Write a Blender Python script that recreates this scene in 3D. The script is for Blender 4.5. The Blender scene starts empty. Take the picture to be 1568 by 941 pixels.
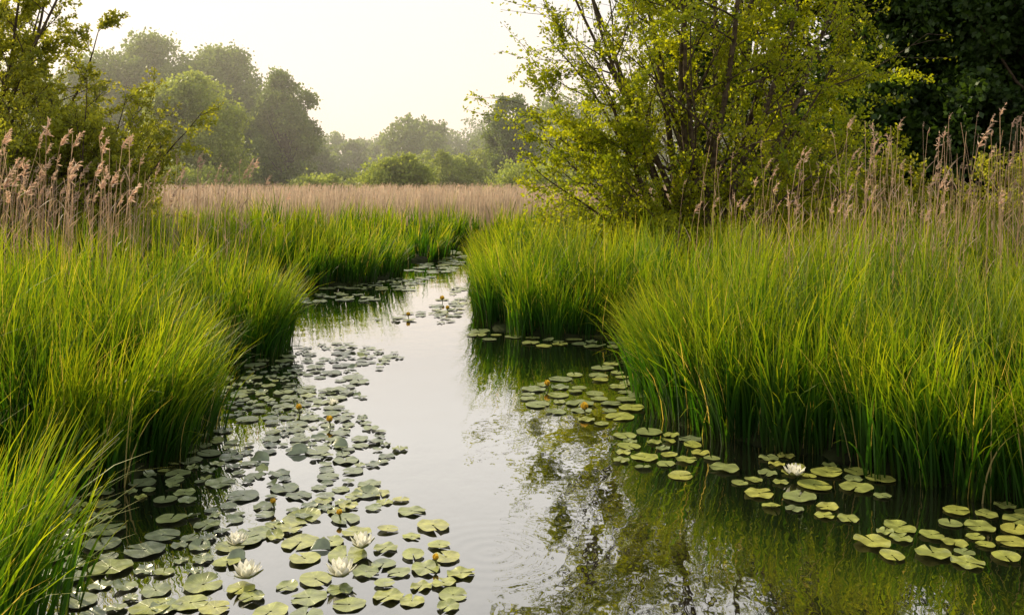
import bpy, math, numpy as np
from mathutils import Vector
rng = np.random.default_rng(7)
sc = bpy.context.scene
sc.view_settings.view_transform = 'Standard'
sc.view_settings.look = 'None'
sc.view_settings.exposure = 0

# ------------------------------------------------------------------ helpers
def norm(v): return v/np.maximum(np.linalg.norm(v,axis=-1,keepdims=True),1e-9)

def make_mesh(name, verts, quads, mats, col=None, smooth=False, midx=None, parent=None):
    me = bpy.data.meshes.new(name)
    verts = np.asarray(verts,dtype=np.float32); quads = np.asarray(quads,dtype=np.int32)
    k = quads.shape[1]
    me.vertices.add(len(verts)); me.vertices.foreach_set('co', verts.ravel())
    me.loops.add(quads.size); me.loops.foreach_set('vertex_index', quads.ravel())
    me.polygons.add(len(quads))
    me.polygons.foreach_set('loop_start', np.arange(0,quads.size,k,dtype=np.int32))
    me.polygons.foreach_set('loop_total', np.full(len(quads),k,dtype=np.int32))
    me.update(calc_edges=True)
    if smooth: me.polygons.foreach_set('use_smooth', np.ones(len(quads),dtype=bool))
    if not isinstance(mats,(list,tuple)): mats=[mats]
    for m in mats: me.materials.append(m)
    if midx is not None: me.polygons.foreach_set('material_index', np.asarray(midx,dtype=np.int32))
    if col is not None:
        a = me.attributes.new('Col','FLOAT_COLOR','POINT')
        c = np.ones((len(verts),4),dtype=np.float32); c[:,:col.shape[1]] = col
        a.data.foreach_set('color', c.ravel())
    ob = bpy.data.objects.new(name, me); sc.collection.objects.link(ob)
    if parent: ob.parent = parent
    return ob

class Geo:
    def __init__(s): s.v=[]; s.q=[]; s.c=[]; s.m=[]; s.n=0
    def add(s, v, q, c, m=0):
        s.v.append(v); s.q.append(q+s.n); s.c.append(c); s.m.append(np.full(len(q),m)); s.n+=len(v)
    def build(s, name, mats, smooth=False):
        return make_mesh(name, np.concatenate(s.v), np.concatenate(s.q), mats, np.concatenate(s.c), smooth, np.concatenate(s.m))

def blades(root, h, lean_az, th0, bend, w, S=5, rnd=None, pw=1.6, tip=0.06):
    """curved tapering ribbons"""
    N=len(root)
    t=np.linspace(0,1,S+1)
    tm=(t[1:]+t[:-1])/2
    th = th0[:,None]+bend[:,None]*tm[None,:]**pw
    ds = (h/S)[:,None]
    hor = np.concatenate([np.zeros((N,1)), np.cumsum(np.sin(th)*ds,1)],1)
    ver = np.concatenate([np.zeros((N,1)), np.cumsum(np.cos(th)*ds,1)],1)
    c = np.stack([root[:,None,0]+hor*np.cos(lean_az)[:,None], root[:,None,1]+hor*np.sin(lean_az)[:,None], root[:,None,2]+ver],-1)
    tw = lean_az+math.pi/2+rng.normal(0,0.7,N)
    side = np.stack([np.cos(tw),np.sin(tw),np.zeros(N)],-1)
    prof = np.clip(0.75+0.6*t,0,1)*(1-t**2.2)
    prof[-1]=tip
    hw = (w[:,None]*prof[None,:])[...,None]*0.5
    v = np.stack([c-side[:,None,:]*hw, c+side[:,None,:]*hw],2).reshape(-1,3)
    b = np.arange(N)[:,None]*(2*(S+1)) + np.arange(S)[None,:]*2
    q = np.stack([b,b+1,b+3,b+2],-1).reshape(-1,4)
    if rnd is None: rnd = rng.random((N,2))
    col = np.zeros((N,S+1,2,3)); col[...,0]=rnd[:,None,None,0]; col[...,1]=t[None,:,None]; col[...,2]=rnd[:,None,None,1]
    return v,q,col.reshape(-1,3)

def leaves(P, D, L, W, rnd=None):
    N=len(P); D=norm(D)
    S=norm(np.cross(D, rng.normal(0,1,(N,3))))
    L=L[:,None]; W=W[:,None]
    v=np.stack([P, P+D*L*.45+S*W*.5, P+D*L, P+D*L*.45-S*W*.5],1).reshape(-1,3)
    q=np.arange(4*N).reshape(-1,4)
    if rnd is None: rnd=rng.random((N,2))
    c=np.zeros((N,4,3)); c[...,0]=rnd[:,None,0]; c[...,1]=np.array([0,.5,1,.5])[None,:]; c[...,2]=rnd[:,None,1]
    return v,q,c.reshape(-1,3)

def tube(pts, rad, sides=5):
    pts=np.asarray(pts,float); n=len(pts)
    T=norm(np.gradient(pts,axis=0))
    ref=np.array([0.31,0.95,0.05]); A=norm(np.cross(T,ref)); B=np.cross(T,A)
    a=np.linspace(0,2*math.pi,sides,endpoint=False)
    v=pts[:,None,:]+np.asarray(rad)[:,None,None]*(np.cos(a)[None,:,None]*A[:,None,:]+np.sin(a)[None,:,None]*B[:,None,:])
    i=np.arange(n-1)[:,None]*sides; j=np.arange(sides)[None,:]; k=(j+1)%sides
    q=np.stack([i+j,i+k,i+sides+k,i+sides+j],-1).reshape(-1,4)
    return v.reshape(-1,3), q, np.full((n*sides,3),0.5)

# ------------------------------------------------------------------ materials
def new_mat(name):
    m=bpy.data.materials.new(name); m.use_nodes=True
    nt=m.node_tree; nt.nodes.clear()
    return m, nt, nt.nodes, nt.links

def foliage_mat(name, ramp, dark, straw=None, straw_at=0.95, transl=0.5, tcol=(1.3,1.25,0.6), rough=0.5, spec=0.35):
    """ramp along the blade/leaf (attribute G), varied per leaf (R,B)"""
    m,nt,N,L=new_mat(name)
    at=N.new('ShaderNodeAttribute'); at.attribute_name='Col'
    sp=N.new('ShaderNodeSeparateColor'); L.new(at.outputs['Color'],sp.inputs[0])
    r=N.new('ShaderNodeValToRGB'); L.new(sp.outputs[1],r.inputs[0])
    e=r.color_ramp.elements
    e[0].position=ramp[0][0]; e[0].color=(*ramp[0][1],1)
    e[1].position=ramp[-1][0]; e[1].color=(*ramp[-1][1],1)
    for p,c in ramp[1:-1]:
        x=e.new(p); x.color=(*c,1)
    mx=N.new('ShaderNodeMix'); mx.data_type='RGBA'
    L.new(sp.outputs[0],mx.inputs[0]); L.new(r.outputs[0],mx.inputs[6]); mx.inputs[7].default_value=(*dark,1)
    out=mx.outputs[2]
    geo=N.new('ShaderNodeNewGeometry'); nz=N.new('ShaderNodeTexNoise'); nz.inputs['Scale'].default_value=0.9
    L.new(geo.outputs['Position'],nz.inputs['Vector'])
    mr=N.new('ShaderNodeMapRange'); mr.inputs[1].default_value=.3; mr.inputs[2].default_value=.7; mr.inputs[3].default_value=.72; mr.inputs[4].default_value=1.25
    L.new(nz.outputs[0],mr.inputs[0])
    vm=N.new('ShaderNodeVectorMath'); vm.operation='SCALE'; L.new(out,vm.inputs[0]); L.new(mr.outputs[0],vm.inputs['Scale'])
    out=vm.outputs[0]
    if straw:
        gt=N.new('ShaderNodeMath'); gt.operation='GREATER_THAN'; gt.inputs[1].default_value=straw_at
        L.new(sp.outputs[2],gt.inputs[0])
        m2=N.new('ShaderNodeMix'); m2.data_type='RGBA'; L.new(gt.outputs[0],m2.inputs[0]); L.new(out,m2.inputs[6]); m2.inputs[7].default_value=(*straw,1)
        out=m2.outputs[2]
    pb=N.new('ShaderNodeBsdfPrincipled'); L.new(out,pb.inputs['Base Color'])
    pb.inputs['Roughness'].default_value=rough; pb.inputs['Specular IOR Level'].default_value=spec
    tr=N.new('ShaderNodeBsdfTranslucent')
    tm=N.new('ShaderNodeVectorMath'); tm.operation='MULTIPLY'; L.new(out,tm.inputs[0]); tm.inputs[1].default_value=tcol
    L.new(tm.outputs[0],tr.inputs[0])
    ms=N.new('ShaderNodeMixShader'); ms.inputs[0].default_value=transl
    L.new(pb.outputs[0],ms.inputs[1]); L.new(tr.outputs[0],ms.inputs[2])
    o=N.new('ShaderNodeOutputMaterial'); L.new(ms.outputs[0],o.inputs[0])
    return m

def plain_mat(name, c1, c2, scale=8, rough=.8, bump=0.3):
    m,nt,N,L=new_mat(name)
    tc=N.new('ShaderNodeTexCoord'); nz=N.new('ShaderNodeTexNoise'); nz.inputs['Scale'].default_value=scale; nz.inputs['Detail'].default_value=6
    L.new(tc.outputs['Object'],nz.inputs['Vector'])
    r=N.new('ShaderNodeValToRGB'); r.color_ramp.elements[0].position=.35; r.color_ramp.elements[1].position=.65
    r.color_ramp.elements[0].color=(*c1,1); r.color_ramp.elements[1].color=(*c2,1); L.new(nz.outputs[0],r.inputs[0])
    pb=N.new('ShaderNodeBsdfPrincipled'); L.new(r.outputs[0],pb.inputs['Base Color']); pb.inputs['Roughness'].default_value=rough; pb.inputs['Specular IOR Level'].default_value=.05
    bp=N.new('ShaderNodeBump'); bp.inputs['Strength'].default_value=bump; L.new(nz.outputs[0],bp.inputs['Height']); L.new(bp.outputs[0],pb.inputs['Normal'])
    o=N.new('ShaderNodeOutputMaterial'); L.new(pb.outputs[0],o.inputs[0])
    return m

M_grass = foliage_mat('grass_blades', [(0,(.05,.045,.010)),(.18,(.018,.045,.004)),(.5,(.050,.135,.007)),(.76,(.24,.33,.013)),(1,(.54,.54,.035))], (.030,.115,.008), straw=(.50,.42,.18), straw_at=.955, transl=.6, tcol=(1.62,1.40,.4))  # besides green and straw, ramp paints clump shade low down and sunlit tips
M_reed = foliage_mat('reed_straw', [(0,(.42,.32,.21)),(1,(.64,.50,.37))], (.47,.34,.25), transl=.4, tcol=(1.15,1,.8))
M_reedfar = foliage_mat('reed_straw_pale', [(0,(.50,.43,.32)),(1,(.70,.60,.49))], (.60,.48,.39), transl=.5, tcol=(1.05,1.0,.9))  # reed_straw copy, colour lightened to offset the bed's dark backlit shading
M_plume = foliage_mat('reed_plume', [(0,(.62,.46,.36)),(1,(.76,.59,.48))], (.52,.37,.29), transl=.55, tcol=(1.15,1.05,.9))
M_leafY = foliage_mat('leaves_spring', [(0,(.32,.37,.02)),(1,(.42,.45,.03))], (.15,.23,.015), transl=.62, tcol=(1.8,1.55,.4))
M_leafD = foliage_mat('leaves_dark', [(0,(.05,.10,.015)),(1,(.07,.13,.018))], (.025,.055,.012), transl=.4, tcol=(1.5,1.35,.5))
M_leafO = foliage_mat('leaves_olive', [(0,(.30,.34,.04)),(1,(.40,.43,.06))], (.17,.22,.035), transl=.6, tcol=(1.8,1.5,.55))
M_leafM = foliage_mat('leaves_mid', [(0,(.20,.26,.06)),(1,(.27,.33,.08))], (.13,.19,.05), transl=.5)  # distant foliage, haze partly painted in as a paler leaf colour
M_leafW = foliage_mat('leaves_willow', [(0,(.34,.39,.09)),(1,(.42,.46,.12))], (.24,.31,.07), transl=.55)
M_bark = plain_mat('bark', (.045,.033,.022), (.13,.10,.07), 10)
M_ground = plain_mat('ground_mud', (.012,.013,.006), (.035,.045,.015), 3)

# ------------------------------------------------------------------ channel outline (x, y) metres
left=[(-1.2,-6),(-1.6,1.5),(-1.75,3.3),(-1.95,3.8),(-2.7,4.2),(-2.7,4.7),(-2.2,5.15),(-2.0,5.8),(-2.15,6.5),(-2.5,7.4),(-3.2,7.95),(-2.9,8.4),(-2.4,8.7),(-2.3,9.4),(-2.6,10.2),(-3.5,11.2),(-4.3,12.6),(-4.0,14.0),(-3.1,14.7),(-2.5,15.2),(-2.1,16.2),(-2.05,17.4),(-2.9,18.5),(-2.5,19.4),(-1.6,19.8),(-1.45,21),(-1.9,22.5),(-1.6,24),(-.6,25.6),(1.5,26.6),(6,27)]
right=[(6,25.6),(2,25.2),(.2,24.2),(-.4,23),(-.65,21),(-.7,18.2),(-.5,14.8),(-.4,12),(-.35,10.8),(.0,10.15),(.45,9.95),(1.0,10.0),(1.7,9.7),(1.7,9.1),(1.25,8.4),(1.05,7.4),(1.15,6.5),(1.32,6.1),(1.6,5.8),(2.0,5.55),(2.3,5.15),(2.5,4.95),(2.85,4.7),(3.1,3.6),(3.3,1.5),(3.3,-6)]
poly=np.array(left+right,float)
def sdist(P):
    """signed distance (positive on land) and nearest outline point"""
    P=np.asarray(P,float); A=poly; B=np.roll(poly,-1,0)
    d=np.full(len(P),1e9); near=np.zeros_like(P); ins=np.zeros(len(P),bool)
    for a,b in zip(A,B):
        ab=b-a; t=np.clip(((P-a)@ab)/(ab@ab),0,1); c=a+t[:,None]*ab
        dd=np.linalg.norm(P-c,axis=1); k=dd<d; d[k]=dd[k]; near[k]=c[k]
        cond=((a[1]>P[:,1])!=(b[1]>P[:,1]))
        xi=(b[0]-a[0])*(P[:,1]-a[1])/(b[1]-a[1]+1e-12)+a[0]
        ins^=cond&(P[:,0]<xi)
    return np.where(ins,-d,d), near

# ground sheet
fx=np.arange(-14,14.01,.2); fy=np.arange(-8,34.01,.2)
ext=np.array([18,25,40,70,120,250,600,2500.])
xs=np.concatenate([-ext[::-1],fx,ext]); ys=np.concatenate([[-2500,-600,-100,-30,-14],fy,[38,45,60,90,150,300,800,2500]])
X,Y=np.meshgrid(xs,ys); P=np.stack([X.ravel(),Y.ravel()],1)
sd,_=sdist(P)
Z=np.where(sd>0, .03+.10*np.clip(sd/1.2,0,1), np.maximum(-.6,sd*1.2-.02)) + np.where(sd>.3,rng.normal(0,.012,len(P)),0)
nx,ny=len(xs),len(ys)
i=np.arange(ny-1)[:,None]*nx; j=np.arange(nx-1)[None,:]
q=np.stack([i+j,i+j+1,i+nx+j+1,i+nx+j],-1).reshape(-1,4)
make_mesh('ground', np.column_stack([P,Z]), q, M_ground, smooth=True)

# water: reflection rises toward grazing angles (Schlick-like curve on facing)
m,nt,N,L=new_mat('water'); M_water=m
geo=N.new('ShaderNodeNewGeometry')
mp=N.new('ShaderNodeMapping'); mp.inputs['Scale'].default_value=(1.0,.55,1); L.new(geo.outputs['Position'],mp.inputs[0])
n1=N.new('ShaderNodeTexNoise'); n1.inputs['Scale'].default_value=5; n1.inputs['Detail'].default_value=3; L.new(mp.outputs[0],n1.inputs['Vector'])
dst=N.new('ShaderNodeVectorMath'); dst.operation='DISTANCE'; dst.inputs[1].default_value=(-.1,4.2,0); L.new(geo.outputs['Position'],dst.inputs[0])
s1=N.new('ShaderNodeMath'); s1.operation='MULTIPLY'; s1.inputs[1].default_value=75; L.new(dst.outputs['Value'],s1.inputs[0])
s2=N.new('ShaderNodeMath'); s2.operation='SINE'; L.new(s1.outputs[0],s2.inputs[0])
fo=N.new('ShaderNodeMapRange'); fo.inputs[1].default_value=.02; fo.inputs[2].default_value=.55; fo.inputs[3].default_value=.10; fo.inputs[4].default_value=0; L.new(dst.outputs['Value'],fo.inputs[0])
s3=N.new('ShaderNodeMath'); s3.operation='MULTIPLY'; L.new(s2.outputs[0],s3.inputs[0]); L.new(fo.outputs[0],s3.inputs[1])
s4=N.new('ShaderNodeMath'); s4.operation='ADD'; L.new(s3.outputs[0],s4.inputs[0]); L.new(n1.outputs[0],s4.inputs[1])
bp=N.new('ShaderNodeBump'); bp.inputs['Strength'].default_value=.3; bp.inputs['Distance'].default_value=.011; L.new(s4.outputs[0],bp.inputs['Height'])
lw=N.new('ShaderNodeLayerWeight'); lw.inputs[0].default_value=.5; L.new(bp.outputs[0],lw.inputs['Normal'])
pw_=N.new('ShaderNodeMath'); pw_.operation='POWER'; pw_.inputs[1].default_value=2.0; L.new(lw.outputs['Facing'],pw_.inputs[0])
mr=N.new('ShaderNodeMapRange'); mr.inputs[3].default_value=.06; mr.inputs[4].default_value=1.0; L.new(pw_.outputs[0],mr.inputs[0])
df=N.new('ShaderNodeBsdfDiffuse'); df.inputs[0].default_value=(.008,.008,.005,1)
gl=N.new('ShaderNodeBsdfGlossy'); gl.inputs['Roughness'].default_value=.02; gl.inputs['Color'].default_value=(1,1,1,1); L.new(bp.outputs[0],gl.inputs['Normal'])
ms=N.new('ShaderNodeMixShader'); L.new(mr.outputs[0],ms.inputs[0]); L.new(df.outputs[0],ms.inputs[1]); L.new(gl.outputs[0],ms.inputs[2])
o=N.new('ShaderNodeOutputMaterial'); L.new(ms.outputs[0],o.inputs[0])
make_mesh('stream_water', np.array([[-6,-7.5,0],[8,-7.5,0],[8,29,0],[-6,29,0.]]), np.array([[0,1,2,3]]), M_water)

# ------------------------------------------------------------------ tall grass
def lane(x,y):
    """height factor: lower gaps between the clumps"""
    f=np.ones_like(x)
    def dip(y0,slope,wd,amt,xa,xb):
        nonlocal f
        yy=y0+slope*(x-(xa if abs(xa)<abs(xb) else xb))
        inx=1/(1+np.exp(-(x-min(xa,xb))*4))*1/(1+np.exp((x-max(xa,xb))*4))
        f*=1-amt*np.exp(-(np.abs((y-yy)/wd))**2.5)*inx
    dip(4.25,-.02,.72,.88,-1.5,-7)
    dip(8.05,-.12,.48,.78,-2.0,-7)
    dip(12.4,-.05,1.3,.75,-2.5,-9)
    dip(18.6,-.12,1.0,.75,-1.5,-8)
    dip(22.6,-.12,.8,.6,-1.5,-8)
    dip(9.15,.18,.45,.68,1.2,6)
    dip(14.5,.1,1.0,.4,-.5,8)
    return f
def grass_region(side):
    G=Geo()
    bands=[(1.6,5.2,5.5,36,24,.0135,6),(5.2,8,8,36,22,.0135,5),(8,12,10,26,19,.0155,5),(12,18,13,16,15,.021,4),(18,28,19,7,14,.032,3)]
    for y0,y1,xm,den,bp_,w,S in bands:
        n=int((y1-y0)*xm*den)
        x=rng.uniform(0,xm,n)*side-(1.0 if side>0 else 0); y=rng.uniform(y0,y1,n)
        T=np.stack([x,y],1); sd,near=sdist(T)
        ke=(sd>-.03)&((sd<.9)|(rng.random(n)<.62))
        mid=np.interp(y,[0,6,10,15,20,24,26,28],[.5,-.4,-1.2,-1.8,-1.2,-1.0,0,0])
        ke&=((x-mid)*side>0)
        T=T[ke]; sd=sd[ke]
        ex=T[(sd<.35)]
        T=np.concatenate([T,ex+rng.normal(0,.07,ex.shape)]); sd,near=sdist(T)
        k=sd>-.09; T=T[k]; sd=sd[k]; near=near[k]
        out=near-T; out[sd<0]*=-1; oaz=np.arctan2(out[:,1],out[:,0])
        nt_=len(T)
        X_,Y_=T[:,0],T[:,1]
        th=rng.normal(1.0,.09,nt_)*(1+.09*np.sin(X_*2.3+1)*np.sin(Y_*1.7)+.06*np.sin(X_*4.7+Y_*3.1)+.05*np.sin(X_*1.1-Y_*.9))
        th*=lane(X_,Y_)
        th*=.60+.40*np.clip(sd/np.where(Y_>12,1.2,.85),0,1)**.7
        th*=np.where(Y_>14, .95,1.0)
        taz=rng.uniform(0,2*math.pi,nt_)
        tr_=rng.random(nt_)
        idx=np.repeat(np.arange(nt_),bp_); M=len(idx)
        off=rng.normal(0,.05,(M,2))
        R=np.column_stack([T[idx]+off, np.full(M,-.02)])
        e=np.clip(1-sd[idx]/.8,0,1)
        lx=np.cos(taz[idx])*.6+rng.normal(0,.65,M)+e*1.5*np.cos(oaz[idx]) +.25
        ly=np.sin(taz[idx])*.6+rng.normal(0,.65,M)+e*1.5*np.sin(oaz[idx]) -.1
        az=np.arctan2(ly,lx)
        h=1.30*th[idx]*rng.uniform(.62,1.06,M)
        sh=rng.random(M)<.15; h[sh]*=rng.uniform(.35,.8,sh.sum())
        th0=np.abs(rng.normal(.06,.06,M))+.08*e
        bd=np.abs(rng.normal(.34,.30,M))+.45*e*rng.random(M)
        lo=rng.random(M)<.09; bd[lo]+=rng.uniform(.4,1.2,lo.sum())
        rn=np.stack([np.clip(tr_[idx]*.6+rng.random(M)*.4,0,1), rng.random(M)],1)
        ww=w*rng.uniform(.4,1.5,M); ww[rn[:,1]>.955]*=.55
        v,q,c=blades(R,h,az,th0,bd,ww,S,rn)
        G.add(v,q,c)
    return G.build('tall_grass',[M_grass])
grass_region(-1); grass_region(1)

# ------------------------------------------------------------------ reeds
def reeds(P, h, sw, plume_n, plume_len, leafy=True, S=4, az0=0.2, has_p=.8, mat=None, name='common_reed_stand'):
    G=Geo(); n=len(P)
    az=rng.normal(az0,1.2,n); th0=np.abs(rng.normal(.02,.05,n)); bd=np.abs(rng.normal(.08,.09,n))
    v,q,c=blades(P,h,az,th0,bd,np.full(n,sw),S,None,tip=.6)
    G.add(v,q,c,0)
    tips=v.reshape(n,S+1,2,3).mean(2); top=tips[:,-1]; dirn=norm(tips[:,-1]-tips[:,-2])
    v2=v.reshape(n,S+1,2,3); cen=v2.mean(2,keepdims=True); dv=v2-cen; dv=np.stack([-dv[...,1],dv[...,0],dv[...,2]],-1)
    G.add((cen+dv).reshape(-1,3),q,c,0)
    has=rng.random(n)<has_p; idx=np.repeat(np.where(has)[0],plume_n); M=len(idx)
    u=rng.random(M)
    dro=rng.normal(0.3,.7,n)
    pd=np.stack([np.cos(dro)*.9,np.sin(dro)*.9,np.zeros(n)],-1)
    psz=plume_len*rng.uniform(.45,1.3,n)
    B=top[idx]+dirn[idx]*(psz[idx]*(u*.9-.3))[:,None]+pd[idx]*(psz[idx]*.45*u**2)[:,None]
    D=dirn[idx]*.6+pd[idx]*.75+rng.normal(0,.40,(M,3))+np.array([0,0,-.35])*u[:,None]
    Ln=psz[idx]*rng.uniform(.2,.45,M)*(1.1-.5*u)
    v,q,c=leaves(B,D,Ln,Ln*.22)
    G.add(v,q,c,1)
    if leafy:
        k=3; idx=np.repeat(np.arange(n),k); M=len(idx); f=rng.uniform(.25,.8,M)
        R=P[idx]+(top[idx]-P[idx])*f[:,None]
        v,q,c=blades(R,rng.uniform(.12,.3,M),rng.uniform(0,6.28,M),rng.uniform(.4,.8,M),rng.uniform(.2,1.1,M),np.full(M,sw*1.4),4)
        G.add(v,q,c,0)
    return G.build(name,[mat or M_reed,M_plume])
def scat(n,x0,x1,y0,y1,z=.1): return np.column_stack([rng.uniform(x0,x1,n),rng.uniform(y0,y1,n),np.full(n,z)])
P=scat(140,-8.2,-4.4,9.4,12.0); P=P[P[:,0]<-4.4-(rng.random(len(P))**2)*1.7]
reeds(P, rng.uniform(1.4,2.25,len(P)), .009, 50,.21)
P=scat(150,-8.6,-3.9,12.9,16); reeds(P, rng.uniform(1.2,1.95,len(P)), .010, 30,.17)
P=scat(440,2.2,8.2,8.4,12.5); P=P[rng.random(len(P))<np.clip((P[:,0]-1.4)/3.2,.12,1)]
reeds(P, 1.25+1.05*rng.random(len(P))**1.5+np.clip((P[:,0]-4.2)*.13,0,.4), .0082, 30,.15, has_p=.55)
P=scat(15000,-24,9,28,46); P[:,2]=.13
reeds(P, rng.uniform(.95,1.5,len(P)), .022, 6,.18, leafy=False, S=2, mat=M_reedfar, name='reed_bed')
P=scat(1300,-15,-8.5,15,24); reeds(P, rng.uniform(1.2,1.9,len(P)), .012, 12,.16, leafy=False, S=3)

# ------------------------------------------------------------------ branching trees
def grow(name, base, stems, mat, leaf_n, leaf_sz, seed, sub=9, subsub=5, r0=.05, sublen=.38, lowbare=.15, clus=1.0, scat_=.04):
    global rng
    keep=rng; rng=np.random.default_rng(seed)
    G=Geo(); tw=[]
    base=np.array(base,float)
    def curve(p,d,Ln,n,up,wob):
        pts=[p]; d=d/np.linalg.norm(d)
        for k in range(n):
            d=d+np.array([0,0,up/n])+rng.normal(0,wob,3); d=d/np.linalg.norm(d)
            pts.append(pts[-1]+d*Ln/n)
        return np.array(pts)
    for (az,tilt,Ln,up) in stems:
        az=math.radians(az); tl=math.radians(tilt)
        d=np.array([math.cos(az)*math.sin(tl),math.sin(az)*math.sin(tl),math.cos(tl)])
        st=curve(base+rng.normal(0,.12,3)*[1,1,0]-[0,0,.1],d,Ln,14,up,.045)
        rr=r0*(Ln/6)**.8*(1-np.linspace(0,1,15))**.8+.006
        G.add(*tube(st,rr,7),0)
        for f in np.linspace(lowbare,.97,sub):
            f=min(.98,max(.05,f+rng.normal(0,.03)))
            k=f*14; i0=int(k); p=st[i0]+(st[min(14,i0+1)]-st[i0])*(k-i0)
            T=norm(st[min(14,i0+1)]-st[i0])
            pr=norm(np.cross(T,rng.normal(0,1,3))); a=math.radians(rng.uniform(30,65))
            bd=T*math.cos(a)+pr*math.sin(a)
            bl=Ln*sublen*(1.12-f)*rng.uniform(.6,1.2)+.25
            br=curve(p,bd,bl,7,up*.4,.08)
            G.add(*tube(br,np.linspace(max(.006,rr[i0]*.45),.004,8),5),0)
            cw=rng.uniform(.25,1.75)
            for g in np.linspace(.2,1,subsub):
                k2=g*6.99; j0=int(k2); p2=br[j0]+(br[j0+1]-br[j0])*(k2-j0)
                T2=norm(br[j0+1]-br[j0]); pr=norm(np.cross(T2,rng.normal(0,1,3))); a=math.radians(rng.uniform(25,60))
                l2=bl*.38*rng.uniform(.5,1.2)+.12
                b2=curve(p2,T2*math.cos(a)+pr*math.sin(a),l2,4,.0,.12)
                G.add(*tube(b2,np.linspace(.006,.003,5),3),0)
                tw.append((b2,l2*cw**clus))
    W=np.array([t[1] for t in tw]); idx=rng.choice(len(tw),leaf_n,p=W/W.sum())
    A=np.array([t[0] for t in tw])
    u=rng.random(leaf_n)**.8*3.999; k=u.astype(int); f=(u-k)[:,None]
    Pp=A[idx,k]*(1-f)+A[idx,k+1]*f
    Dd=norm(A[idx,k+1]-A[idx,k])*.6+rng.normal(0,.7,(leaf_n,3))-[0,0,.15]
    Pp=Pp+rng.normal(0,scat_,(leaf_n,3))
    sz=leaf_sz*rng.uniform(.6,1.3,leaf_n)
    tr_=rng.random(len(tw)); rn=np.stack([tr_[idx]*.6+.4*rng.random(leaf_n),rng.random(leaf_n)],1)
    G.add(*leaves(Pp,Dd,sz,sz*.62,rn),1)
    ob=G.build(name,[M_bark,mat])
    rng=keep
    return ob

st=[(180,22,7.3,.6),(165,18,8.6,.35),(200,13,9.4,.2),(150,10,9.6,.1),(120,8,9.8,.1),(0,6,10,.1),(20,13,9.6,.15),(340,18,9.2,.25),(10,26,8.8,.35),(200,24,7.6,.5),(350,36,7.6,.5),(270,14,9,.3),(250,22,7.6,.4),(90,20,9,.3),
    (185,46,4.3,.35),(170,54,3.9,.25),(205,64,3.6,.1),(195,42,4.6,.35),(230,58,3.4,.1),(0,60,4.4,.3),(330,66,3.8,.1),(150,54,3.6,.2),(178,74,3.1,-.02),(215,38,4.6,.3),(182,34,5.2,.3),(340,40,5,.3),(300,50,4,.2),(20,45,5.5,.3)]
grow('alder_tree',(3.45,17,.1),st,M_leafY,104000,.070,11,sub=12,subsub=7,r0=.048,clus=1.7)
def shrub_stems(n,L,seed,tmin=5,tmax=65):
    r=np.random.default_rng(seed)
    return [(r.uniform(0,360),r.uniform(tmin,tmax),L*r.uniform(.65,1.1),r.uniform(-.1,.4)) for _ in range(n)]
grow('willow_shrub',(6.4,18,.1),shrub_stems(18,2.9,5,5,70),M_leafO,22000,.08,12,sub=8,subsub=5,r0=.03)
grow('willow_shrub',(9.4,17.5,.1),shrub_stems(16,2.5,6,5,70),M_leafO,18000,.08,13,sub=8,subsub=5,r0=.03)
grow('willow_shrub',(2.9,15.8,.1),shrub_stems(14,1.5,66,30,75),M_leafY,8000,.07,14,sub=7,subsub=5,r0=.02)
grow('birch_tree',(-12.6,21,.1),[(0,3,8,0),(30,14,8,.3),(180,18,8,.3),(300,20,7.5,.3),(350,22,6.8,.6),(10,24,6.4,.6),(90,25,7,.3),(200,40,5.5,.4),(330,12,8,.2),(0,16,7.8,.5)],M_leafO,72000,.08,25,sub=14,subsub=7,r0=.05,clus=1.2,sublen=.30)
grow('willow_shrub',(-9.1,19,.1),shrub_stems(34,3.7,8,3,48),M_leafO,62000,.072,23,sub=9,subsub=6,r0=.03)
grow('willow_shrub',(-11.2,17.8,.1),shrub_stems(28,3.7,9,4,60),M_leafO,44000,.075,24,sub=9,subsub=6,r0=.03)

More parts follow.
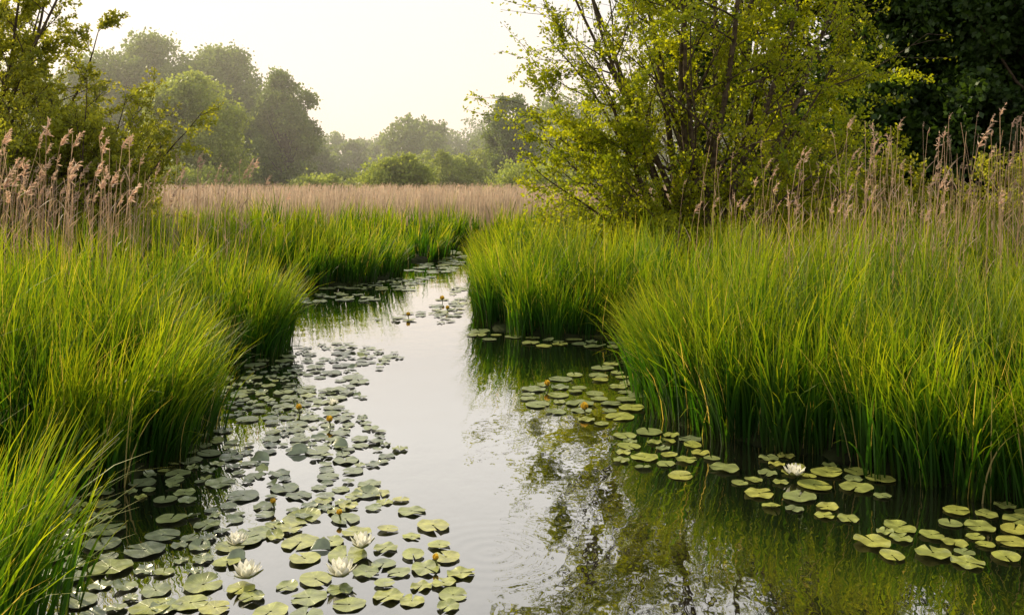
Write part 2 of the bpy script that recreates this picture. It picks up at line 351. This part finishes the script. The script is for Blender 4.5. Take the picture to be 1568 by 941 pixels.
# ------------------------------------------------------------------ full-crowned trees
def crown_tree(name, base, H, Wd, mat, nleaf, lsz, seed, nl=16, low=.12, trunk=True, G=None, rlobe=.26, dep=.9, clump=.3):
    r=np.random.default_rng(seed); own=G is None
    if own: G=Geo()
    base=np.array(base,float)
    z=r.uniform(low,1,nl); z[0]=.97
    lobes=[]
    for zz in z:
        u=(zz-low)/(1-low); rad=Wd/2*math.sqrt(max(0,1-(2*u-.85)**2/1.4))*.78
        a=r.uniform(0,6.283); rr=rad*math.sqrt(r.uniform(.1,1))
        lr=Wd*rlobe*r.uniform(.5,1.2)*(1-.3*u)
        lobes.append((base+np.array([math.cos(a)*rr,math.sin(a)*rr*dep,H*zz-lr*.9 if zz>.6 else max(H*zz,lr*.8)]),lr))
    C=np.array([l[0] for l in lobes]); LR=np.array([l[1] for l in lobes])
    if trunk:
        n=8; t=np.linspace(0,1,n)
        G.add(*tube(base+np.stack([r.normal(0,.12,n)*t,r.normal(0,.12,n)*t,t*H*.8-.1],1),H*.018*(1-t*.85),7),0)
        for c,lr in lobes:
            s=base+np.array([0,0,min(H*.45,c[2]*.5)]); mid=(s+c)/2+np.array([0,0,-.3])
            G.add(*tube(np.array([s,mid,c]),np.array([H*.007,H*.004,.02]),5),0)
    pl=LR**2/np.sum(LR**2); k=60
    sub=norm(r.normal(0,1,(nl,k,3))+[0,0,.25]); subr=r.uniform(.7,1.2,(nl,k)); bright=r.random((nl,k))
    li=r.choice(nl,nleaf,p=pl); si=r.integers(0,k,nleaf)
    Pp=C[li]+sub[li,si]*(subr[li,si]*LR[li])[:,None]+r.normal(0,1,(nleaf,3))*(LR[li]*clump*.5)[:,None]
    Dd=norm(Pp-C[li])*.4+r.normal(0,.8,(nleaf,3))
    sz=lsz*r.uniform(.6,1.35,nleaf)
    rn=np.stack([bright[li,si]*.7+.3*r.random(nleaf),r.random(nleaf)],1)
    Pp[:,2]=np.maximum(Pp[:,2],.15)
    G.add(*leaves(Pp,Dd,sz,sz*.75,rn),1)
    if own: return G.build(name,[M_bark,mat])

crown_tree('oak_tree',(9.8,24,.1),13,8.5,M_leafD,80000,.17,31,nl=44,low=.08,rlobe=.16)
crown_tree('oak_tree',(15.2,25,.1),14,9.5,M_leafD,80000,.17,32,nl=48,low=.08,rlobe=.16)
crown_tree('oak_tree',(12.4,20.5,.1),9.5,6.5,M_leafD,60000,.14,33,nl=40,low=.1,rlobe=.16)
crown_tree('oak_tree',(21,27,.1),14,9,M_leafD,30000,.2,34,nl=28,low=.08,rlobe=.2)
crown_tree('oak_tree',(7.6,30,.1),10,6,M_leafD,35000,.19,35,nl=30,low=.08,rlobe=.18)

def bx(k,d): return k*d      # lateral bearing (tangent) times distance
crown_tree('willow_tree',(bx(-.3486,60),60,0),8.9,8.4,M_leafW,60000,.2,41,nl=60,low=.05,rlobe=.15,clump=.5)
crown_tree('poplar_tree',(bx(-.3867,82),82,0),15.0,15,M_leafM,60000,.3,42,nl=60,low=.06,rlobe=.14,clump=.5)
crown_tree('poplar_tree',(bx(-.4405,78),78,0),12.5,12,M_leafM,45000,.3,43,nl=50,low=.06,rlobe=.15,clump=.5)
crown_tree('poplar_tree',(bx(-.3149,86),86,0),14.4,14,M_leafM,50000,.3,44,nl=54,low=.05,rlobe=.14,clump=.5)
crown_tree('ash_tree',(bx(-.2467,76),76,0),10.9,7.5,M_leafM,36000,.24,45,nl=70,low=.05,rlobe=.11,clump=.7)
crown_tree('ash_tree',(bx(-.0015,70),70,0),8.4,5.4,M_leafM,15000,.22,46,nl=50,low=.15,rlobe=.10,clump=.8)
# distant woodland: treetop elevation (tangent) against bearing (tangent)
G=Geo(); r=np.random.default_rng(50)
prof_b=[-.70,-.56,-.455,-.326,-.218,-.189,-.146,-.118,-.075,-.046,-.017,.040,.083,.227,.657,1.02]
prof_e=[.158,.136,.108,.093,.047,.055,.052,.075,.066,.069,.060,.093,.093,.115,.158,.158]
for k,b in enumerate(np.concatenate([np.arange(-.778,.12,.0215),np.arange(.155,1.09,.05)])):
    d=r.uniform(100,145); el=np.interp(b,prof_b,prof_e)-r.uniform(-.0035,.0115)
    H=el*d+1.7
    crown_tree('',(bx(b,d),d,0),H,r.uniform(9,13)*H/9,None,6000,.42,100+k,nl=34,low=.03,trunk=(k%2==0),G=G,rlobe=.14,clump=.5)
G.build('distant_trees',[M_bark,M_leafM])
G=Geo()
for k,b in enumerate(np.arange(-.634,.155,.0215)):
    d=r.uniform(52,85); el=np.interp(b,[-.56,-.275,-.204,-.161,-.103,-.06,-.017,.047],[.018,.013,.0115,.017,.029,.036,.029,.027])+r.uniform(-.007,.006)
    H=el*d+1.7
    crown_tree('',(bx(b,d),d,0),H,r.uniform(3.5,6.5),None,5000,.2,300+k,nl=22,low=.05,trunk=False,G=G,rlobe=.17,clump=.5)
G.build('willow_scrub',[M_bark,M_leafW])

# ------------------------------------------------------------------ lily pads
m,nt,N,L=new_mat('lily_pad'); M_pad=m
at=N.new('ShaderNodeAttribute'); at.attribute_name='Col'; sp=N.new('ShaderNodeSeparateColor'); L.new(at.outputs[0],sp.inputs[0])
rp=N.new('ShaderNodeValToRGB'); L.new(sp.outputs[0],rp.inputs[0]); e=rp.color_ramp.elements
e[0].position=0; e[0].color=(.16,.19,.11,1); e[1].position=1; e[1].color=(.36,.22,.07,1)
for p,c in [(.45,(.24,.28,.10)),(.8,(.37,.39,.08)),(.95,(.42,.41,.09))]:
    x=e.new(p); x.color=(*c,1)
geo=N.new('ShaderNodeNewGeometry'); nz=N.new('ShaderNodeTexNoise'); nz.inputs['Scale'].default_value=22; nz.inputs['Detail'].default_value=5; L.new(geo.outputs['Position'],nz.inputs['Vector'])
mr=N.new('ShaderNodeMapRange'); mr.inputs[1].default_value=.3; mr.inputs[2].default_value=.7; mr.inputs[3].default_value=.6; mr.inputs[4].default_value=1.25; L.new(nz.outputs[0],mr.inputs[0])
vs=N.new('ShaderNodeMath'); vs.operation='MULTIPLY'; vs.inputs[1].default_value=2*math.pi*16; L.new(sp.outputs[2],vs.inputs[0])
vc=N.new('ShaderNodeMath'); vc.operation='COSINE'; L.new(vs.outputs[0],vc.inputs[0])
vr=N.new('ShaderNodeMapRange'); vr.inputs[1].default_value=.8; vr.inputs[2].default_value=1; vr.inputs[3].default_value=1; vr.inputs[4].default_value=1.25; L.new(vc.outputs[0],vr.inputs[0])
mm=N.new('ShaderNodeMath'); mm.operation='MULTIPLY'; L.new(mr.outputs[0],mm.inputs[0]); L.new(vr.outputs[0],mm.inputs[1])
vm=N.new('ShaderNodeVectorMath'); vm.operation='SCALE'; L.new(rp.outputs[0],vm.inputs[0]); L.new(mm.outputs[0],vm.inputs['Scale'])
pb=N.new('ShaderNodeBsdfPrincipled'); L.new(vm.outputs[0],pb.inputs['Base Color']); pb.inputs['Roughness'].default_value=.30; pb.inputs['IOR'].default_value=1.9
bp=N.new('ShaderNodeBump'); bp.inputs['Strength'].default_value=.25; bp.inputs['Distance'].default_value=.01; L.new(mm.outputs[0],bp.inputs['Height']); L.new(bp.outputs[0],pb.inputs['Normal'])
o=N.new('ShaderNodeOutputMaterial'); L.new(pb.outputs[0],o.inputs[0])

def in_poly(P,pg):
    pg=np.array(pg); ins=np.zeros(len(P),bool)
    for a,b in zip(pg,np.roll(pg,-1,0)):
        ins^=((a[1]>P[:,1])!=(b[1]>P[:,1]))&(P[:,0]<(b[0]-a[0])*(P[:,1]-a[1])/(b[1]-a[1]+1e-12)+a[0])
    return ins
def pads(name, regions):
    G=Geo()
    for pg,n,rmin,rmax,sep,hue in regions:
        pg=np.array(pg,float); lo=pg.min(0); hi=pg.max(0)
        cand=rng.uniform(lo,hi,(n*14,2)); cand=cand[in_poly(cand,pg)]
        sd,_=sdist(cand); cand=cand[sd<.0]
        gapn=np.sin(cand[:,0]*5.1+1.3)*np.sin(cand[:,1]*4.3)+.5*np.sin(cand[:,0]*11+cand[:,1]*7)
        cand=cand[gapn>-.6]
        acc=[]
        for c in cand:
            rr=rmin+(rmax-rmin)*rng.random()**1.2
            if all((c[0]-a[0])**2+(c[1]-a[1])**2>((rr+a[2])*sep)**2 for a in acc): acc.append((c[0],c[1],rr))
            if len(acc)>=n: break
        for k,(x,y,rr) in enumerate(acc):
            n_=28; a0=rng.uniform(0,6.283); gap=.12
            a=np.linspace(gap,2*math.pi-gap,n_); rad=rr*(1+.03*np.sin(a*3+a0)+.012*rng.normal(0,1,n_))
            el_=rng.uniform(.85,1.0); ea=rng.uniform(0,3.14)
            hv=min(.93 if rng.random()<.93 else 1,max(0,rng.normal(hue,.18)))
            z0=.004+.004*rng.random()+.0008*(k%6)
            rings=[]
            wav=rng.uniform(0,.006); lift=rng.uniform(0,.004) if rng.random()<.9 else rng.uniform(.006,.014); la=rng.uniform(0,6.28)
            for f in (.08,.5,.85,1.0):
                zz=z0+f**3*(wav*np.sin(a*5+a0)+lift*np.maximum(0,np.cos(a-la))*2)+.001*f
                px_=rad*f*np.cos(a+a0); py_=rad*f*np.sin(a+a0)*el_
                rings.append(np.stack([x+px_*math.cos(ea)-py_*math.sin(ea),y+px_*math.sin(ea)+py_*math.cos(ea),zz],1))
            v=np.concatenate(rings); q=[]
            for j in range(3):
                i=np.arange(n_-1)+j*n_; q.append(np.stack([i,i+1,i+n_+1,i+n_],1))
            c=np.zeros((len(v),3)); c[:,0]=hv; c[:,1]=np.repeat([.08,.5,.85,1],n_); c[:,2]=np.tile((a/(2*math.pi)),4)
            G.add(v,np.concatenate(q),c)
    return G.build(name,[M_pad],smooth=True)
left_reg=[
 ([(-1.2,3.0),(-.3,3.4),(-.2,3.95),(-.42,4.6),(-.6,4.9),(-.9,5.1),(-1.3,4.3),(-1.5,3.6)],80,.045,.10,.90,.72),
 ([(-1.3,4.3),(-.75,4.95),(-.85,5.3),(-.7,5.8),(-1.0,6.5),(-1.2,7.3),(-1.5,7.6),(-2.4,7.4),(-2.2,6.2),(-2.1,5.4),(-2.4,4.8),(-2.5,4.3),(-1.9,3.8),(-1.4,3.3)],320,.032,.092,.96,.28),
 ([(-2.5,7.4),(-1.3,7.3),(-1.3,8.0),(-1.0,8.9),(-1.7,9.7),(-2.3,9.4),(-2.4,8.7),(-3,8.0)],110,.035,.10,1.0,.22)]
pads('water_lily_pads',left_reg)
right_reg=[
 ([(0,7.3),(.5,8.0),(.95,8.6),(1.05,7.3),(.95,6.9),(.65,6.3),(.3,6.6)],54,.05,.11,1.0,.5),
 ([(.6,5.6),(.7,6.1),(1.1,6.3),(1.4,5.7),(1.3,5.3),(1.0,5.15)],22,.045,.105,1.0,.65),
 ([(1.25,5.4),(1.3,4.75),(1.7,4.6),(2.0,4.85),(2.2,5.2),(1.7,5.7)],30,.045,.105,.98,.7),
 ([(1.6,4.2),(2.0,4.0),(2.5,4.05),(2.8,4.5),(2.6,4.8),(2.0,4.65)],44,.045,.10,.90,.8),
 ([(-.5,10.4),(-.2,9.7),(.4,9.4),(1.1,9.4),(1.5,9.2),(1.1,8.6),(1.3,9.9),(.4,9.9),(-.3,10.4)],44,.06,.12,.98,.55)]
pads('water_lily_pads',right_reg)
far_reg=[
 ([(-1.8,11.2),(-.7,10.9),(-.65,12.3),(-1.3,12.0)],18,.05,.10,1.1,.55),
 ([(-3.8,12.6),(-1.9,13.1),(-2.4,14.0),(-3.6,13.9)],60,.08,.14,1.0,.35),
 ([(-3.1,14.6),(-1.6,14.4),(-1.4,16.5),(-2.1,16.2)],50,.08,.14,1.0,.35),
 ([(-2.0,17.5),(-1.2,17),(-1.0,21),(-1.5,23),(-1.7,21)],80,.1,.16,1.0,.35),
 ([(-1.1,11.5),(-.6,11.5),(-.75,15),(-1.0,15)],20,.06,.11,1.0,.5)]
pads('water_lily_pads',far_reg)

def petal_mat(name,c1,c2):
    m,nt,N,L=new_mat(name)
    at=N.new('ShaderNodeAttribute'); at.attribute_name='Col'; sp=N.new('ShaderNodeSeparateColor'); L.new(at.outputs[0],sp.inputs[0])
    r_=N.new('ShaderNodeValToRGB'); L.new(sp.outputs[1],r_.inputs[0]); r_.color_ramp.elements[0].color=(*c1,1); r_.color_ramp.elements[1].color=(*c2,1)
    pb=N.new('ShaderNodeBsdfPrincipled'); L.new(r_.outputs[0],pb.inputs[0]); pb.inputs['Roughness'].default_value=.45
    tr=N.new('ShaderNodeBsdfTranslucent'); L.new(r_.outputs[0],tr.inputs[0]); ms=N.new('ShaderNodeMixShader'); ms.inputs[0].default_value=.45
    L.new(pb.outputs[0],ms.inputs[1]); L.new(tr.outputs[0],ms.inputs[2])
    o=N.new('ShaderNodeOutputMaterial'); L.new(ms.outputs[0],o.inputs[0]); return m
M_wh=petal_mat('petal_white',(.8,.77,.55),(.88,.87,.82)); M_ye=petal_mat('petal_yellow',(.6,.36,.02),(.75,.5,.04)); M_gn=petal_mat('sepal_green',(.10,.13,.03),(.16,.17,.05))
def petal_ring(G,c,n,Lp,Wp,el,m,cup,ph):
    S=5; t=np.linspace(0,1,S+1)
    for k in range(n):
        a=ph+k*2*math.pi/n+rng.normal(0,.05); e_=math.radians(el)+rng.normal(0,.06)
        rr=np.zeros(S+1); zz=np.zeros(S+1)
        for i in range(1,S+1):
            th=e_+cup*(t[i]-.3); rr[i]=rr[i-1]+math.cos(th)*Lp/S; zz[i]=zz[i-1]+math.sin(th)*Lp/S
        w=Wp*np.sin(np.pi*np.clip(.12+t*.88,0,1))**.8*.5; w[-1]=.0008
        d=np.array([math.cos(a),math.sin(a),0]); s=np.array([-math.sin(a),math.cos(a),0])
        cen=c+rr[:,None]*d+zz[:,None]*np.array([0,0,1.])
        l=cen-s*w[:,None]+[0,0,.15*Wp]; r2=cen+s*w[:,None]+[0,0,.15*Wp]
        v=np.stack([l,cen,r2],1).reshape(-1,3); q=[]
        for i in range(S):
            b=i*3; q+= [[b,b+1,b+4,b+3],[b+1,b+2,b+5,b+4]]
        col=np.zeros((len(v),3)); col[:,1]=np.repeat(t,3)
        G.add(v,np.array(q),col,m)
def flower(x,y,s=1,opn=1.0):
    s*=1.1
    G=Geo(); c=np.array([x,y,.018])
    petal_ring(G,c,5,.062*s,.03*s,22,2,.5,.3)
    petal_ring(G,c+[0,0,.003],8,.068*s,.028*s,28*opn,0,.7,0)
    petal_ring(G,c+[0,0,.006],8,.062*s,.026*s,45*opn,0,.6,.4)
    petal_ring(G,c+[0,0,.008],7,.052*s,.022*s,62,0,.5,.1)
    petal_ring(G,c+[0,0,.010],14,.026*s,.006*s,72,1,.2,0)
    G.build('water_lily_flower',[M_wh,M_ye,M_gn],smooth=True)
for f in [(-1.276,4.22,.95),(-.689,4.19,1.05),(-1.126,3.87,1.1),(-.73,3.885,1.15),(1.618,5.21,1.1),(-1.35,6.87,.8)]: flower(*f)
def bud(x,y,s=1,h=.03):
    G=Geo(); c=np.array([x,y,h])
    G.add(*tube(np.array([[x+.02,y,-.1],[x+.005,y,h*.5],[x,y,h+.002]]),np.array([.005,.005,.006]),6),2)
    petal_ring(G,c,5,.045*s,.034*s,50,1,1.5,.2); petal_ring(G,c,5,.04*s,.032*s,60,1,1.6,.8); petal_ring(G,c,4,.025*s,.02*s,30,2,1.2,.5)
    G.build('yellow_water_lily',[M_wh,M_ye,M_gn],smooth=True)
for b in [(-1.566,6.69,1.1),(-1.272,6.35,1.1),(-.338,4.03,.7),(.29,7.48,1.2),(.533,6.69,1.4),(-.994,12.95,1.6),(-.868,4.58,.7),(-1.244,4.74,.7),(-.85,12.0,1.3),(-1.3,11.4,1.3)]: bud(*b)
G=Geo()
for x,y,s in [(-1.344,5.70,1),(-1.54,5.56,.9),(-1.108,5.85,.9),(-.889,4.22,.7),(-1.25,4.1,.7)]:
    n_=11; a=np.linspace(-1.3,1.3,n_); rows=[]
    ph=rng.uniform(-.5,.5)
    for f in np.linspace(0,1,5):
        rows.append(np.stack([x+.07*s*np.sin(a)*math.cos(ph)*(1-.2*f), y+.05*s*np.sin(a)*math.sin(ph)+.05*f*s, .003+.055*s*f*np.cos(a)**.7],1))
    v=np.concatenate(rows); i=(np.arange(4)[:,None]*n_+np.arange(n_-1)[None,:]).ravel(); q=np.stack([i,i+1,i+n_+1,i+n_],1)
    c=np.zeros((len(v),3)); c[:,0]=.1; G.add(v,q,c)
G.build('folded_lily_leaf',[M_pad],smooth=True)

# ------------------------------------------------------------------ haze over the far meadow
m,nt,N,L=new_mat('morning_haze')
vs=N.new('ShaderNodeVolumeScatter'); vs.inputs['Color'].default_value=(1,.95,.88,1); vs.inputs['Density'].default_value=.0034; vs.inputs['Anisotropy'].default_value=.5
o=N.new('ShaderNodeOutputMaterial'); L.new(vs.outputs[0],o.inputs['Volume'])
x0,x1,y0,y1,z0,z1=-160,160,36,165,-1,20
v=np.array([[x0,y0,z0],[x1,y0,z0],[x1,y1,z0],[x0,y1,z0],[x0,y0,z1],[x1,y0,z1],[x1,y1,z1],[x0,y1,z1]],float)
q=np.array([[0,3,2,1],[4,5,6,7],[0,1,5,4],[1,2,6,5],[2,3,7,6],[3,0,4,7]])
make_mesh('morning_haze',v,q,m)

# ------------------------------------------------------------------ light
AZ=-46; EL=29
w=bpy.data.worlds.new('World'); sc.world=w; w.use_nodes=True; N=w.node_tree.nodes; L=w.node_tree.links; N.clear()
sky=N.new('ShaderNodeTexSky'); sky.sky_type='NISHITA'; sky.sun_disc=False; sky.sun_elevation=math.radians(EL); sky.sun_rotation=math.radians(AZ); sky.dust_density=5; sky.air_density=1
tc=N.new('ShaderNodeTexCoord'); sx=N.new('ShaderNodeSeparateXYZ'); L.new(tc.outputs['Generated'],sx.inputs[0])
rp=N.new('ShaderNodeValToRGB'); L.new(sx.outputs[2],rp.inputs[0]); e=rp.color_ramp.elements
e[0].position=0; e[0].color=(.86,.69,.54,1); e[1].position=1; e[1].color=(.24,.26,.30,1)
for p,c in [(.07,(.82,.68,.565)),(.19,(.68,.635,.59)),(.27,(.86,.82,.76)),(.42,(.88,.85,.79)),(.62,(.40,.41,.43))]:
    x=e.new(p); x.color=(*c,1)
sc_=N.new('ShaderNodeVectorMath'); sc_.operation='SCALE'; sc_.inputs['Scale'].default_value=16.5; L.new(rp.outputs[0],sc_.inputs[0])
mx=N.new('ShaderNodeMix'); mx.data_type='RGBA'; mx.inputs[0].default_value=.93; L.new(sky.outputs[0],mx.inputs[6]); L.new(sc_.outputs[0],mx.inputs[7])
bg=N.new('ShaderNodeBackground'); bg.inputs[1].default_value=.1; L.new(mx.outputs[2],bg.inputs[0])
o=N.new('ShaderNodeOutputWorld'); L.new(bg.outputs[0],o.inputs[0])
sl=bpy.data.lights.new('sun','SUN'); sl.energy=5; sl.angle=math.radians(.6); sl.color=(1,.85,.56)
so=bpy.data.objects.new('sun',sl); sc.collection.objects.link(so)
d=Vector((math.sin(math.radians(AZ))*math.cos(math.radians(EL)),math.cos(math.radians(AZ))*math.cos(math.radians(EL)),math.sin(math.radians(EL))))
so.rotation_euler=d.to_track_quat('Z','Y').to_euler(); so.location=(-20,20,30)
cd=bpy.data.cameras.new('camera'); cd.lens=32; cd.sensor_width=36; cd.shift_y=-.1215; cd.clip_end=6000
co=bpy.data.objects.new('camera',cd); sc.collection.objects.link(co); co.location=(0,0,1.7); co.rotation_euler=(math.radians(90),0,0); sc.camera=co
